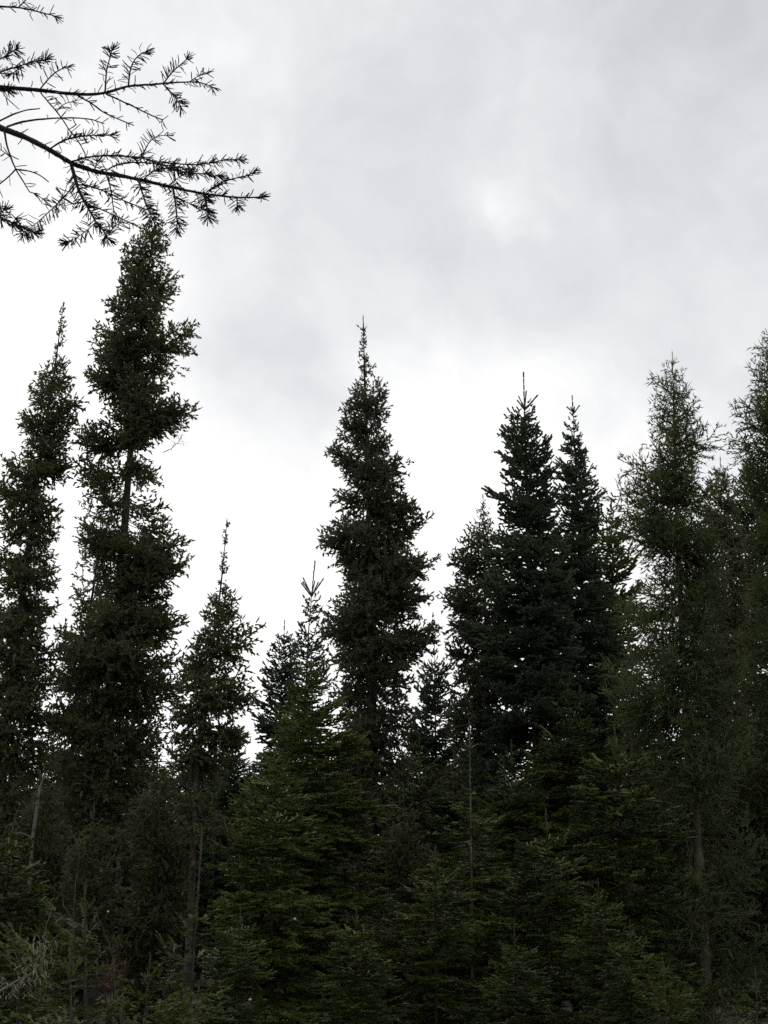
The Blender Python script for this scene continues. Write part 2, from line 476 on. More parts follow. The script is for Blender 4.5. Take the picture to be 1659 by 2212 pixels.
            for a, b, k, br in gz:
                if a <= zz <= b: keep, bare = k, br
            if bare == 0.22 and math.sin(ph) < -0.55 and rng.random() < 0.5: keep = 0       # limbs shed on the open side: the stem shows
            if rng.random() < keep:
                s.branch(zz, ph, R, bare=bare, dens=dens)
                if R > 0.4 and rng.random() < p['inner'] * keep: s.branch(zz + rng.uniform(-0.1, 0.1), ph + rng.uniform(0.6, 2.2), R * rng.uniform(0.35, 0.7), dens=dens)
            z -= step * (1.0 if R > 0.35 else 0.75)
        for u, v, sl in extra:
            q = at(u, v, s.Y) - s.base
            dx = q[0] - np.interp(q[2], s.az, s.ax)
            ph = (0 if dx > 0 else math.pi) + rng.normal(0, 0.25)
            L = abs(dx) / max(0.5, abs(math.cos(ph)))
            s.branch(q[2], ph, L, slope=sl, bare=0.25)
            for e in range(3 if s.species == 'spruce' else 1):
                s.branch(q[2] + rng.uniform(-0.16, 0.05), ph + rng.normal(0, 0.16), L * rng.uniform(0.72, 0.95), slope=sl + rng.normal(0, 0.08), bare=0.3)
        # leader shoot
        top = s.axis_at(s.ztop - leader)
        n = max(2, int(leader / 0.14))
        zs = np.linspace(s.ztop - leader, s.ztop - 0.13, n)
        P = np.array([s.axis_at(a) for a in zs]); D = np.tile((0, 0, 1.0), (n, 1))
        rr = np.full(n, p['rr'] * (0.8 if leader_tip else 0.85))
        shoots(s.parts, P, D, np.full(n, 0.16), rr, rng.normal(0, 1, (n, 3)), np.full(n, 0.6), p['tmpl'], rng)
        for k in range(leader_whorl):
            a = k * 6.283 / leader_whorl + rng.uniform(-0.3, 0.3)
            q = top + np.array((0, 0, rng.uniform(-0.03, 0.05)))
            el = rng.uniform(0.8, 1.1); Lw = leader * rng.uniform(0.35, 0.62)
            d = np.array((math.cos(a) * math.cos(el), math.sin(a) * math.cos(el), math.sin(el)))
            m = max(1, int(Lw / 0.13))
            shoots(s.parts, q + d * (np.arange(m) * Lw / m)[:, None], np.tile(d, (m, 1)), np.full(m, Lw / m * 1.1), np.full(m, p['rr'] * 0.95), rng.normal(0, 1, (m, 3)), np.full(m, 0.6), p['tmpl'], rng)
        return s
    def build(s, r0=None, bark='bark', group=None):
        root = link(s.name, None)
        root.location = s.base
        tag(root, s.label, s.cat, group)
        zs = np.concatenate([[-0.15], np.linspace(0.0, s.ztop - 0.05, 26)])
        P = np.array([s.axis_at(a) for a in zs])
        r0 = r0 or (0.012 * s.H + 0.02)
        rad = np.maximum(0.72 * r0 * (1 - np.clip(zs, 0, None) / s.H) ** 0.85, 0.007); rad[0] *= 1.3; rad[1] *= 1.2
        V, F = tube(P, rad, 9, True, 0.06, s.rng)
        link('trunk', mesh_np('trunk', V, F, [M[bark]], smooth=True), root)
        if s.parts.n:
            cr = link('crown', s.parts.mesh('crown', [M[s.mat], M['twig']]), root)
            cr['kind'] = 'stuff'
        s.root = root
        global TRIS
        TRIS += sum(len(f) for f in s.parts.F)
        return s
    def dead(s, pts, r=0.012, mat='bark_pale', twigs=0, yoff=-0.5):
        """a bare limb along picture points, in front of the trunk plane"""
        P = np.array([at(u, v, s.Y) for u, v in pts]) - s.base
        k = len(P); P[:, 1] += np.linspace(0, yoff, k) if True else 0
        B = Parts()
        V, F = tube(P, np.linspace(r, r * 0.3, k), 5); B.add(V, F)
        for q in range(twigs):
            i = s.rng.uniform(0.3, 0.98) * (k - 1); a = P[int(i)] + (P[min(int(i) + 1, k - 1)] - P[int(i)]) * (i % 1)
            d = unit(s.rng.normal(0, 1, 3) + (P[-1] - P[0]) / np.linalg.norm(P[-1] - P[0]) * 0.6 + np.array((0, 0, 0.2))) * s.rng.uniform(0.12, 0.38)
            V, F = tube(np.array([a, a + d * 0.5 + s.rng.normal(0, 0.02, 3), a + d]), (r * 0.4, r * 0.3, r * 0.18), 3); B.add(V, F)
        link('dead_branch', B.mesh('dead_branch', [M[mat]], True), s.root)
        return s

TRIS = 0

# ------------------------------------------------------------------ ground
def make_ground():
    n = 90
    ring = np.concatenate([np.linspace(0, 60, 40), np.geomspace(63, 4000, 30)])
    V = [(0, 0, 0)]; F = []
    rng = np.random.default_rng(1)
    for i, r in enumerate(ring[1:]):
        for k in range(n):
            a = k * 2 * math.pi / n
            x, y = r * math.cos(a), r * math.sin(a)
            z = -0.12 + 0.10 * math.sin(x * 0.31 + 1) * math.cos(y * 0.27) + rng.uniform(-0.03, 0.03) if r < 200 else -0.2
            V.append((x, y, z))
    for k in range(n): F.append((0, 1 + k, 1 + (k + 1) % n))
    for i in range(len(ring) - 2):
        for k in range(n):
            a, b = 1 + i * n + k, 1 + i * n + (k + 1) % n
            F += [(a, a + n, b + n), (a, b + n, b)]
    m, t, b = new_mat('forest_floor')
    co = t.n.new('ShaderNodeTexCoord').outputs['Object']
    n1 = t.noise(co, 0.35, 5, 0.6); n2 = t.noise(co, 7.0, 6, 0.7)
    f = t.math('ADD', t.math('MULTIPLY', n1, 0.6), t.math('MULTIPLY', n2, 0.4))
    c = t.ramp(f, [(0.3, (0.016, 0.012, 0.008)), (0.5, (0.026, 0.024, 0.012)), (0.7, (0.045, 0.040, 0.020))])
    t.put(b.inputs['Base Color'], c); b.inputs['Roughness'].default_value = 0.95
    bp = t.n.new('ShaderNodeBump'); bp.inputs['Distance'].default_value = 0.08
    t.put(bp.inputs['Height'], n2); t.l.new(bp.outputs[0], b.inputs['Normal'])
    o = link('ground', mesh_np('ground', V, F, [m], smooth=True))
    o['kind'] = 'structure'
make_ground()

# ------------------------------------------------------------------ the trees one can tell apart
T = {}
T['tall'] = Tree('spruce', 28, [(342, 432), (331, 510), (318, 600), (305, 700), (280, 1000), (265, 1200), (245, 1400), (228, 1650), (205, 2000)],
    [(432, 341, 343), (455, 331, 350), (480, 320, 356), (510, 302, 364), (535, 284, 368), (560, 264, 374), (600, 255, 385), (640, 250, 390), (690, 212, 392), (730, 202, 392), (770, 210, 378),
     (800, 190, 388), (840, 205, 385), (880, 200, 392), (910, 205, 384), (935, 190, 362), (960, 190, 360), (1000, 172, 362), (1040, 178, 362), (1080, 165, 358), (1120, 170, 366),
     (1160, 165, 380), (1200, 165, 385), (1240, 160, 375), (1280, 160, 365), (1330, 132, 392), (1400, 118, 410), (1500, 112, 402), (1600, 108, 392), (1750, 100, 380), (1950, 85, 380), (2200, 70, 370)],
    11, 'spruce', 'tallest spruce, shaggy and dark, its tip behind the overhanging twigs', 'spruce_tree').grow(
    extra=[(432, 735, 0.10), (424, 880, -0.12), (158, 932, 0.15), (187, 798, 0.1), (410, 1205, -0.15), (400, 1170, -0.2), (165, 1000, 0.15), (398, 1340, -0.2)],
    gaps=[(950, 1010, 0.7, 0.3), (1020, 1150, 0.55, 0.42), (1700, 2300, 0.9, 0)], leader=0.45, clump=0.15, zlow=2.5).build(0.24)
T['tall'].dead([(353, 977), (372, 975), (388, 968), (402, 956)], 0.012, 'bark', 16)
T['tall'].dead([(236, 1440), (200, 1432), (172, 1430)], 0.016, 'bark_pale', 2, -0.6)
T['tall'].dead([(240, 1520), (243, 1540), (232, 1558), (212, 1572), (196, 1562), (180, 1540), (165, 1525), (153, 1512)], 0.02, 'bark_pale', 2, -1.0)
T['tall'].dead([(222, 1585), (205, 1592), (190, 1597), (181, 1596)], 0.014, 'bark_pale', 1, -0.7)
T['tall'].dead([(262, 1290), (290, 1300), (318, 1320)], 0.014, 'bark_pale', 3, -0.8)

T['left'] = Tree('spruce', 27, [(138, 650), (118, 800), (85, 1000), (60, 1200), (35, 1400), (15, 1550), (-10, 1800)],
    [(650, 137, 139), (670, 130, 145), (700, 126, 147), (740, 121, 145), (765, 116, 142), (785, 105, 148), (810, 80, 150), (850, 68, 160), (880, 75, 168), (900, 58, 160), (930, 60, 150), (970, 62, 150),
     (1000, 22, 150), (1050, 10, 138), (1100, 0, 125), (1150, -5, 120), (1200, -12, 116), (1260, -20, 140), (1300, -25, 146), (1400, -35, 138), (1500, -45, 128), (1650, -50, 120), (1950, -70, 70)],
    12, 'spruce', 'leaning spruce with a thin crooked tip beside the left edge', 'spruce_tree').grow(
    extra=[(176, 868, 0.2), (48, 895, 0.4), (15, 1000, 0.2), (-5, 1050, 0.1)], leader=0.2, clump=0.17, gaps=[(700, 780, 0.75, 0.0)]).build(0.2)

T['behind_tall'] = Tree('spruce', 30.5, [(226, 1010), (212, 1200), (190, 1350), (168, 1490), (150, 1700)],
    [(1010, 225, 227), (1040, 205, 240), (1080, 175, 250), (1130, 160, 252), (1180, 160, 250), (1240, 150, 250), (1300, 125, 240), (1400, 115, 235), (1500, 100, 225), (1700, 90, 210), (2200, 80, 200)],
    13, 'spruce', 'slim spruce standing close behind the tallest spruce on its left', 'spruce_tree', per_m=14).grow(leader=0.2, gaps=[(1060, 1240, 0.5, 0.4)]).build(0.13)

T['club'] = Tree('spruce', 26, [(491, 1120), (478, 1260), (460, 1400), (440, 1550), (425, 1650), (415, 1900)],
    [(1120, 490, 492), (1135, 482, 499), (1155, 477, 499), (1170, 484, 493), (1195, 482, 494), (1222, 474, 500), (1240, 480, 492), (1262, 472, 494), (1290, 452, 510), (1330, 437, 512), (1370, 428, 528),
     (1400, 408, 535), (1450, 390, 545), (1500, 376, 550), (1600, 364, 552), (1650, 372, 540), (1750, 365, 520), (2200, 350, 520)],
    14, 'spruce', 'short spruce with a bare spindly top carrying small tufts', 'spruce_tree').grow(zlow=3.5, extra=[(562, 1355, 0.55), (510, 1290, 0.8), (455, 1290, 0.8)], leader=0.22,
    gaps=[(1172, 1190, 0.2, 0), (1232, 1256, 0.2, 0), (1640, 1760, 0.5, 0.2)]).build(0.13, 'bark')
rr = random.Random(3)
for k in range(11):
    z = 1640 + k * 27 + rr.uniform(-8, 8); sg = 1 if k % 2 else -1
    u0 = 426 - (z - 1640) * 0.045
    T['club'].dead([(u0, z), (u0 + sg * 16, z - 4 + rr.uniform(-8, 12)), (u0 + sg * rr.uniform(28, 48), z + rr.uniform(-16, 22))], 0.010, 'bark_pale', 7, -rr.uniform(0.2, 0.8))

T['gap_fir'] = Tree('fir', 36, [(615, 1340), (608, 1480), (603, 1650)],
    [(1340, 614, 616), (1360, 604, 626), (1400, 592, 638), (1450, 570, 642), (1500, 556, 648), (1560, 545, 650), (1640, 540, 655), (1800, 520, 670), (2150, 500, 680)],
    15, 'fir', 'small bluish fir in the sky gap between the spindly-topped and central spruces', 'fir_tree').grow(leader=0.3, zlow=1.5).build(0.11)

T['shoot_fir'] = Tree('fir', 33, [(681, 1212), (668, 1340), (660, 1500)],
    [(1212, 680, 682), (1260, 672, 690), (1300, 660, 692), (1350, 650, 700), (1400, 640, 704), (1470, 625, 708), (1600, 600, 720), (2150, 560, 740)],
    16, 'fir', 'thin fir with long bare leader shoots touching the central spruce', 'fir_tree', per_m=11, s_top=1.9).grow(leader=1.0, leader_whorl=6, leader_tip=False, zlow=1.5,
    extra=[(605 + 53, 1290, 2.0), (648, 1350, 1.6), (645, 1400, 1.2)]).build(0.10)

T['centre'] = Tree('spruce', 28, [(784, 680), (790, 900), (800, 1200), (805, 1400), (803, 1550), (800, 1700)],
    [(680, 783, 785), (700, 778, 791), (740, 773, 796), (790, 771, 801), (805, 776, 794), (825, 766, 800), (840, 764, 822), (870, 744, 842), (885, 738, 834), (930, 740, 840), (965, 724, 850), (985, 735, 866),
     (1010, 726, 866), (1060, 722, 868), (1085, 720, 880), (1100, 712, 905), (1130, 702, 912), (1160, 688, 895), (1190, 692, 915), (1220, 692, 920), (1260, 690, 926), (1300, 695, 930), (1330, 690, 932),
     (1370, 690, 935), (1400, 690, 930), (1440, 698, 928), (1500, 705, 925), (1560, 712, 920), (1650, 720, 910), (1900, 740, 880), (2200, 740, 880)],
    17, 'spruce_dark', 'tall central spruce with a pencil-thin spire against the sky', 'spruce_tree', per_m=29).grow(
    extra=[(708, 965, 0.3), (876, 988, 0.2), (924, 1122, 0.35), (944, 1200, 0.15), (690, 1150, 0.3), (806, 795, 0.7), (825, 830, 1.1), (946, 1335, -0.05), (942, 1375, -0.1)],
    gaps=[(1390, 1540, 0.92, 0.30)], leader=0.45, leader_whorl=4, clump=0.12).build(0.24)

T['gap_back'] = Tree('fir', 35, [(938, 1392), (940, 1500), (942, 1700)],
    [(1392, 937, 939), (1430, 922, 957), (1470, 905, 972), (1520, 890, 988), (1580, 880, 998), (1700, 880, 1000), (2150, 870, 1010)],
    26, 'fir', 'small dark fir low in the gap between the central spruce and the broad fir', 'fir_tree', per_m=20).grow(leader=0.3, leader_whorl=3, zlow=2.0, extra=[(915, 1450, 0.4), (968, 1440, 0.5)]).build(0.1)

T['right_fir'] = Tree('fir', 27, [(1131, 805), (1136, 1000), (1144, 1200), (1155, 1500), (1163, 1700)],
    [(805, 1130, 1132), (840, 1108, 1143), (880, 1103, 1149), (920, 1092, 1162), (960, 1088, 1180), (1000, 1085, 1190), (1050, 1070, 1192), (1100, 1072, 1198), (1150, 1050, 1218), (1200, 1030, 1224),
     (1300, 1002, 1240), (1400, 992, 1256), (1500, 985, 1268), (1700, 985, 1255), (2200, 960, 1280)],
    18, 'fir', 'broad blue-green fir with a bare leader and ring of shoots', 'fir_tree', per_m=22).grow(
    extra=[(1058, 1052, 0.45), (1185, 962, 0.7), (1088, 930, 0.7), (1200, 1010, 0.6)], leader=0.95, leader_whorl=5, leader_tip=False, clump=0.18, zlow=3.0).build(0.2)

T['slim_fir'] = Tree('fir', 29.5, [(1236, 855), (1246, 1050), (1258, 1300), (1268, 1600)],
    [(855, 1235, 1237), (890, 1228, 1242), (940, 1220, 1256), (990, 1212, 1266), (1040, 1206, 1280), (1070, 1206, 1290), (1100, 1196, 1298), (1150, 1190, 1304), (1200, 1182, 1314), (1300, 1168, 1336), (1500, 1155, 1358), (2200, 1150, 1370)],
    19, 'fir', 'narrow fir right beside the broad fir, a little shorter', 'fir_tree', per_m=23, t0=0.03).grow(extra=[(1300, 1065, 0.4), (1296, 1120, 0.3)], leader=0.5, leader_whorl=4, leader_tip=False, clump=0.18, zlow=3.5).build(0.16)

T['shoulder'] = Tree('spruce', 28.5, [(1043, 1065), (1046, 1200), (1050, 1400), (1056, 1600)],
    [(1065, 1042, 1044), (1090, 1032, 1058), (1130, 1022, 1068), (1150, 1006, 1070), (1180, 980, 1080), (1220, 970, 1085), (1250, 976, 1090), (1290, 962, 1100), (1350, 968, 1105), (1400, 960, 1105), (1450, 962, 1110), (1520, 960, 1110), (1700, 945, 1120), (2200, 960, 1140)],
    20, 'spruce_dark', 'dark spruce forming the left shoulder of the broad fir', 'spruce_tree').grow(extra=[(972, 1195, 0.3), (958, 1285, 0.1), (965, 1400, -0.1)], leader=0.35, leader_whorl=4).build(0.15)

T['low_green'] = Tree('fir', 31, [(1321, 1078), (1324, 1300), (1328, 1600)],
    [(1078, 1320, 1322), (1110, 1305, 1338), (1160, 1290, 1354), (1230, 1272, 1378), (1350, 1255, 1400), (1500, 1250, 1390), (2200, 1230, 1400)],
    21, 'larch', 'small olive fir between the narrow fir and the tall larch', 'fir_tree', per_m=21).grow(leader=0.3, leader_whorl=3, zlow=4.5).build(0.12)

T['larch'] = Tree('larch', 22, [(1452, 755), (1458, 1000), (1470, 1300), (1485, 1600), (1510, 1850), (1530, 2212)],
    [(755, 1451, 1453), (785, 1432, 1472), (820, 1420, 1484), (860, 1412, 1494), (890, 1408, 1504), (920, 1396, 1522), (950, 1384, 1540), (980, 1374, 1550), (1020, 1362, 1556), (1070, 1342, 1560), (1120, 1330, 1565), (1200, 1320, 1572),
     (1300, 1302, 1588), (1400, 1290, 1600), (1600, 1300, 1625), (1800, 1290, 1645), (2000, 1275, 1665), (2212, 1270, 1680)],
    22, 'larch', 'airy olive larch with upswept spiky twigs, right of the firs', 'larch_tree', per_m=27).grow(
    extra=[(1362, 975, 0.35), (1312, 1062, 0.2), (1412, 815, 0.8), (1550, 925, 0.6), (1502, 868, 0.5), (1340, 1040, 0.3), (1330, 1120, 0.2)], leader=0.35, leader_whorl=5, clump=0.24, zlow=0.3, gaps=[(1640, 2300, 0.9, 0.22)]).build(0.15, 'bark_pale')
rr = random.Random(9)
for k in range(7):
    z = 1560 + k * 85 + rr.uniform(-20, 20); sg = 1 if k % 2 else -1
    u0 = np.interp(z, [1300, 1600, 1850, 2212], [1470, 1485, 1510, 1530])
    T['larch'].dead([(u0, z), (u0 + sg * 25, z - 8), (u0 + sg * rr.uniform(50, 90), z + rr.uniform(-30, 10))], 0.012, 'bark_pale', 8, -rr.uniform(0.5, 1.0))

T['edge_larch'] = Tree('larch', 23.5, [(1672, 690), (1684, 1000), (1695, 1400), (1700, 1800)],
    [(690, 1671, 1673), (730, 1642, 1702), (780, 1626, 1716), (830, 1606, 1732), (870, 1584, 1750), (920, 1580, 1765), (960, 1578, 1775), (1010, 1598, 1770), (1100, 1592, 1780), (1300, 1565, 1800), (1600, 1545, 1820), (2200, 1520, 1840)],
    23, 'larch', 'dark larch cut off by the right edge of the picture', 'larch_tree', per_m=24).grow(extra=[(1582, 950, 0.2), (1585, 880, 0.5)], leader=0.3, leader_whorl=4).build(0.2)

T['right_back'] = Tree('spruce', 32, [(1556, 985), (1560, 1200), (1566, 1500)],
    [(985, 1555, 1557), (1010, 1540, 1572), (1050, 1522, 1590), (1100, 1510, 1600), (1160, 1498, 1610), (1300, 1490, 1620), (1500, 1480, 1640), (2200, 1460, 1650)],
    24, 'spruce', 'spruce half hidden behind the right flank of the tall larch', 'spruce_tree', per_m=29).grow(leader=0.3, zlow=4.5).build(0.15)
T['right_back2'] = Tree('fir', 33, [(1621, 985), (1626, 1200), (1632, 1500)],
    [(985, 1620, 1622), (1020, 1602, 1642), (1070, 1588, 1656), (1150, 1578, 1668), (1300, 1570, 1680), (2200, 1540, 1710)],
    25, 'fir', 'dark fir between the two larches near the right edge', 'fir_tree', per_m=23).grow(leader=0.3, zlow=4.5).build(0.15)


# ------------------------------------------------------------------ younger firs in front
NEAR = dict(tmpl='firn', rr=0.030, lr=0.15, bspread=10, per_m=18, ds=0.056, a=0.60, b=0.2, s_low=-0.22, up=0.16, inner=0.9, s_top=0.8, pad=3, t0=0.02)
T['front_fir'] = Tree('fir', 19, [(672, 1405), (676, 1600), (680, 1900)],
    [(1405, 671, 673), (1440, 650, 700), (1480, 636, 715), (1540, 622, 735), (1590, 605, 765), (1650, 585, 795), (1720, 545, 818), (1850, 515, 862), (2000, 490, 890), (2200, 470, 915), (2300, 470, 920)],
    31, 'fir_bright', 'green young fir standing in front of the central spruce', 'fir_tree', **{**NEAR, 'pad': 2, 'per_m': 20}).grow(leader=0.3, leader_whorl=4, clump=0.10, zlow=0.3).build(0.085, 'twig')
T['front_fir2'] = Tree('fir', 16.5, [(592, 1610), (590, 1800), (588, 2100)],
    [(1610, 591, 593), (1640, 570, 615), (1700, 535, 650), (1780, 505, 670), (1900, 470, 695), (2050, 450, 715), (2250, 430, 740)],
    32, 'fir_bright', 'bright green low fir left of and before the larger young fir', 'fir_tree', **NEAR).grow(leader=0.3, leader_whorl=4, clump=0.2, zlow=0.2).build(0.06, 'twig')
T['under_a'] = Tree('fir', 21, [(1105, 1600), (1107, 1800), (1110, 2100)],
    [(1600, 1104, 1106), (1640, 1080, 1130), (1700, 1045, 1160), (1800, 1005, 1205), (1950, 970, 1235), (2100, 950, 1255), (2250, 940, 1270)],
    38, 'fir_green', 'young fir growing at the foot of the broad fir', 'fir_tree', **NEAR).grow(leader=0.3, leader_whorl=4, clump=0.24, zlow=0.3).build(0.075, 'twig', group='young conifers along the forest edge')
T['under_b'] = Tree('fir', 16.5, [(1180, 1750), (1181, 1850), (1182, 2100)],
    [(1750, 1179, 1181), (1780, 1160, 1202), (1840, 1125, 1235), (1920, 1090, 1265), (2050, 1060, 1290), (2250, 1040, 1310)],
    39, 'fir_green', 'low fir in the dark undergrowth below the broad fir', 'fir_tree', **NEAR).grow(leader=0.3, leader_whorl=4, clump=0.26, zlow=0.2).build(0.055, 'twig', group='young conifers along the forest edge')
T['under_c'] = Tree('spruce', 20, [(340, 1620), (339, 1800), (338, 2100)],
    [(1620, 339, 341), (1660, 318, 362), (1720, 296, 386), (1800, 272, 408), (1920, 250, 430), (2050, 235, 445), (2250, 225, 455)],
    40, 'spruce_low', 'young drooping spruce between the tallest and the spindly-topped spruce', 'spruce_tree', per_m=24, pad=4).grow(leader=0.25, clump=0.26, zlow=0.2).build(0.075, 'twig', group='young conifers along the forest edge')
T['bare_leader'] = Tree('fir', 16, [(1014, 1553), (1016, 1700), (1019, 1900), (1021, 2200)],
    [(1553, 1013, 1015), (1640, 1012, 1022), (1690, 1000, 1036), (1740, 985, 1050), (1800, 970, 1070), (1900, 945, 1095), (2050, 920, 1115), (2250, 900, 1130)],
    33, 'fir_green', 'sapling fir with a long pale bare leader stem, right of centre', 'fir_tree', **{**NEAR, 'per_m': 15}).grow(leader=0.85, leader_whorl=0, leader_tip=False, clump=0.3, zlow=0.2).build(0.036, 'bark_pale')
T['bare_leader'].dead([(1015, 1618), (1008, 1611), (1000, 1606)], 0.010, 'bark_pale', 0, -0.05)
T['bare_leader'].dead([(1015, 1618), (1024, 1612), (1034, 1607)], 0.010, 'bark_pale', 0, -0.05)
T['bare_leader'].dead([(1015, 1618), (1018, 1609), (1022, 1602)], 0.009, 'bark_pale', 0, -0.2)
S = dict(tmpl='near', rr=0.026, lr=0.15, bspread=10, per_m=17, s_low=0.05, up=0.2, ds=0.075, inner=0.15, s_top=0.7)
T['sapling_c'] = Tree('fir', 12.5, [(437, 1790), (427, 1950), (418, 2080), (410, 2212)],
    [(1790, 436, 438), (1935, 425, 431), (1960, 408, 446), (1990, 392, 458), (2050, 372, 470), (2120, 352, 480), (2212, 335, 492), (2350, 320, 500)],
    34, 'fir_green', 'sapling fir under the spindly-topped spruce, its bare leader standing up', 'fir_tree', **S).grow(leader=0.85, leader_tip=False, zlow=0.2, clump=0.3, extra=[(392, 1985, 0.7), (355, 2035, 0.6)]).build(0.024, 'bark')
T['sapling_l'] = Tree('fir', 12.5, [(183, 1905), (184, 2000), (186, 2212)],
    [(1905, 182, 184), (1935, 165, 204), (1970, 120, 215), (2030, 85, 235), (2100, 70, 250), (2212, 50, 265), (2350, 40, 280)],
    35, 'fir_green', 'small spreading fir sapling low at the left, behind the lichen twig', 'fir_tree', **S).grow(leader=0.3, leader_whorl=3, zlow=0.2, clump=0.3, extra=[(12, 2020, 0.35), (100, 1965, 0.5)]).build(0.05)
T['sapling_n'] = Tree('fir', 9, [(150, 2030), (152, 2120), (154, 2212)],
    [(2030, 149, 151), (2060, 120, 182), (2100, 95, 205), (2150, 70, 222), (2212, 45, 240), (2350, 20, 260)],
    36, 'fir_green', 'nearest fir sapling with upright whorled shoots in the lower left corner', 'fir_tree', **{**S, 'rr': 0.022, 'lr': 0.13}).grow(leader=0.25, leader_whorl=5, zlow=0.15, clump=0.3).build(0.035)
T['sapling_n2'] = Tree('fir', 8, [(262, 2160), (262, 2212), (262, 2300)],
    [(2160, 261, 263), (2185, 240, 290), (2212, 215, 310), (2300, 180, 340)],
    37, 'fir_green', 'tip of a tiny fir poking up at the bottom edge', 'fir_tree', **{**S, 'rr': 0.022, 'lr': 0.12}).grow(leader=0.2, leader_whorl=4, zlow=0.1, clump=0.3).build(0.03)

# ------------------------------------------------------------------ copies: undergrowth firs and the wood behind
def copy_tree(src, u, v, Y, label, group=None, spin=None, seed=0, squash=1.0):
    """a copy of a grown tree whose tip stands at picture point (u, v) at distance Y"""
    top = at(u, v, Y)
    sc = top[2] / src.H
    r = src.root.copy(); COL.objects.link(r)
    rnd = random.Random(seed * 77 + int(u))
    r.rotation_euler = (0, 0, rnd.uniform(0, 6.28) if spin is None else spin)
    w = sc * squash
    r.scale = (w, w, sc)
    off = src.axis_at(src.ztop)
    a = r.rotation_euler[2]
    dx = w * (off[0] * math.cos(a) - off[1] * math.sin(a))
    r.location = (top[0] - dx, Y, 0)
    tag(r, label, 'tree', group)
    if group is None and 'group' in r: del r['group']
    for ch in src.root.children:
        if ch.name.startswith('dead_branch'): continue
        c = ch.copy(); c.parent = r; COL.objects.link(c)
    return r

UNDER = [
    ('under_a', 905, 1590, 21.5, 'young fir filling the gap right below the central spruce'),
    ('under_a', 1225, 1480, 23, 'young fir right of the broad fir, with shelf-like sprays'),
    ('under_b', 1330, 1560, 19.5, 'young fir in the shade just left of the larch trunk'),
    ('under_b', 940, 1830, 14.5, 'low spreading fir at the bottom centre'),
    ('under_b', 30, 1760, 17, 'low shaded fir at the left edge'),
    ('under_a', 1620, 1480, 24, 'shaded young fir behind the larch trunk on its right'),
    ('under_b', 1650, 1780, 25.5, 'low fir at the right edge below the larches'),
    ('under_b', 1430, 1820, 24.5, 'low fir just left of the lower larch trunk'),
    ('under_b', 520, 1960, 14, 'low fir between the two bare-leadered saplings, left of centre'),
    ('under_b', 1110, 2000, 13, 'bushy fir at the bottom edge right of centre'),
    ('under_b', 1290, 1900, 15, 'low fir by the bottom edge left of the larch trunk'),
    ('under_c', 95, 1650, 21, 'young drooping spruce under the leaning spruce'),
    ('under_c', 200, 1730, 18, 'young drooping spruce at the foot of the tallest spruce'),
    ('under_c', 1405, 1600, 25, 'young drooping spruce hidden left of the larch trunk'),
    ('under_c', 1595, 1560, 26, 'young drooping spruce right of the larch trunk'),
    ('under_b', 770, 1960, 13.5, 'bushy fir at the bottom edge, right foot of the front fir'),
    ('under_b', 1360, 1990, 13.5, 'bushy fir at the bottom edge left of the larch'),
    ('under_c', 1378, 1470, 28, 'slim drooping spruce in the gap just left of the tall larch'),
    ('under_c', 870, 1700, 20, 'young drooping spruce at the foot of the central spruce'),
]
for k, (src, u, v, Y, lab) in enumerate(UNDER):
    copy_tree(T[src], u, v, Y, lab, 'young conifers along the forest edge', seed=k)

bgr = random.Random(21)
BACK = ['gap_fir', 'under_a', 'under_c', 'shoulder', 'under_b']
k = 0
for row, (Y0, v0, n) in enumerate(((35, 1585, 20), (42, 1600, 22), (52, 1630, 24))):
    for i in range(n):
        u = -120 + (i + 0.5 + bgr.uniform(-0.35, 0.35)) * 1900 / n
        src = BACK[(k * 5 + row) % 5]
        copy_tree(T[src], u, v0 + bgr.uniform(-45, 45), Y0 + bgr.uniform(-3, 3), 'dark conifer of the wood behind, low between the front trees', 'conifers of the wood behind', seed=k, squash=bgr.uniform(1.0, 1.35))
        k += 1
for k, (u, v, Y, lab) in enumerate(((330, 2060, 11, 'small fir sapling by the bottom edge, right of the red-brown shrub'), 
        
        (1425, 2060, 13, 'small fir sapling close to the left of the larch trunk'), (1625, 2090, 12, 'small fir sapling in the lower right corner'), (40, 2000, 13, 'small fir sapling at the left edge above the lichen twig'))):
    copy_tree(T['sapling_l'], u, v, Y, lab, 'fir saplings along the bottom', seed=300 + k)

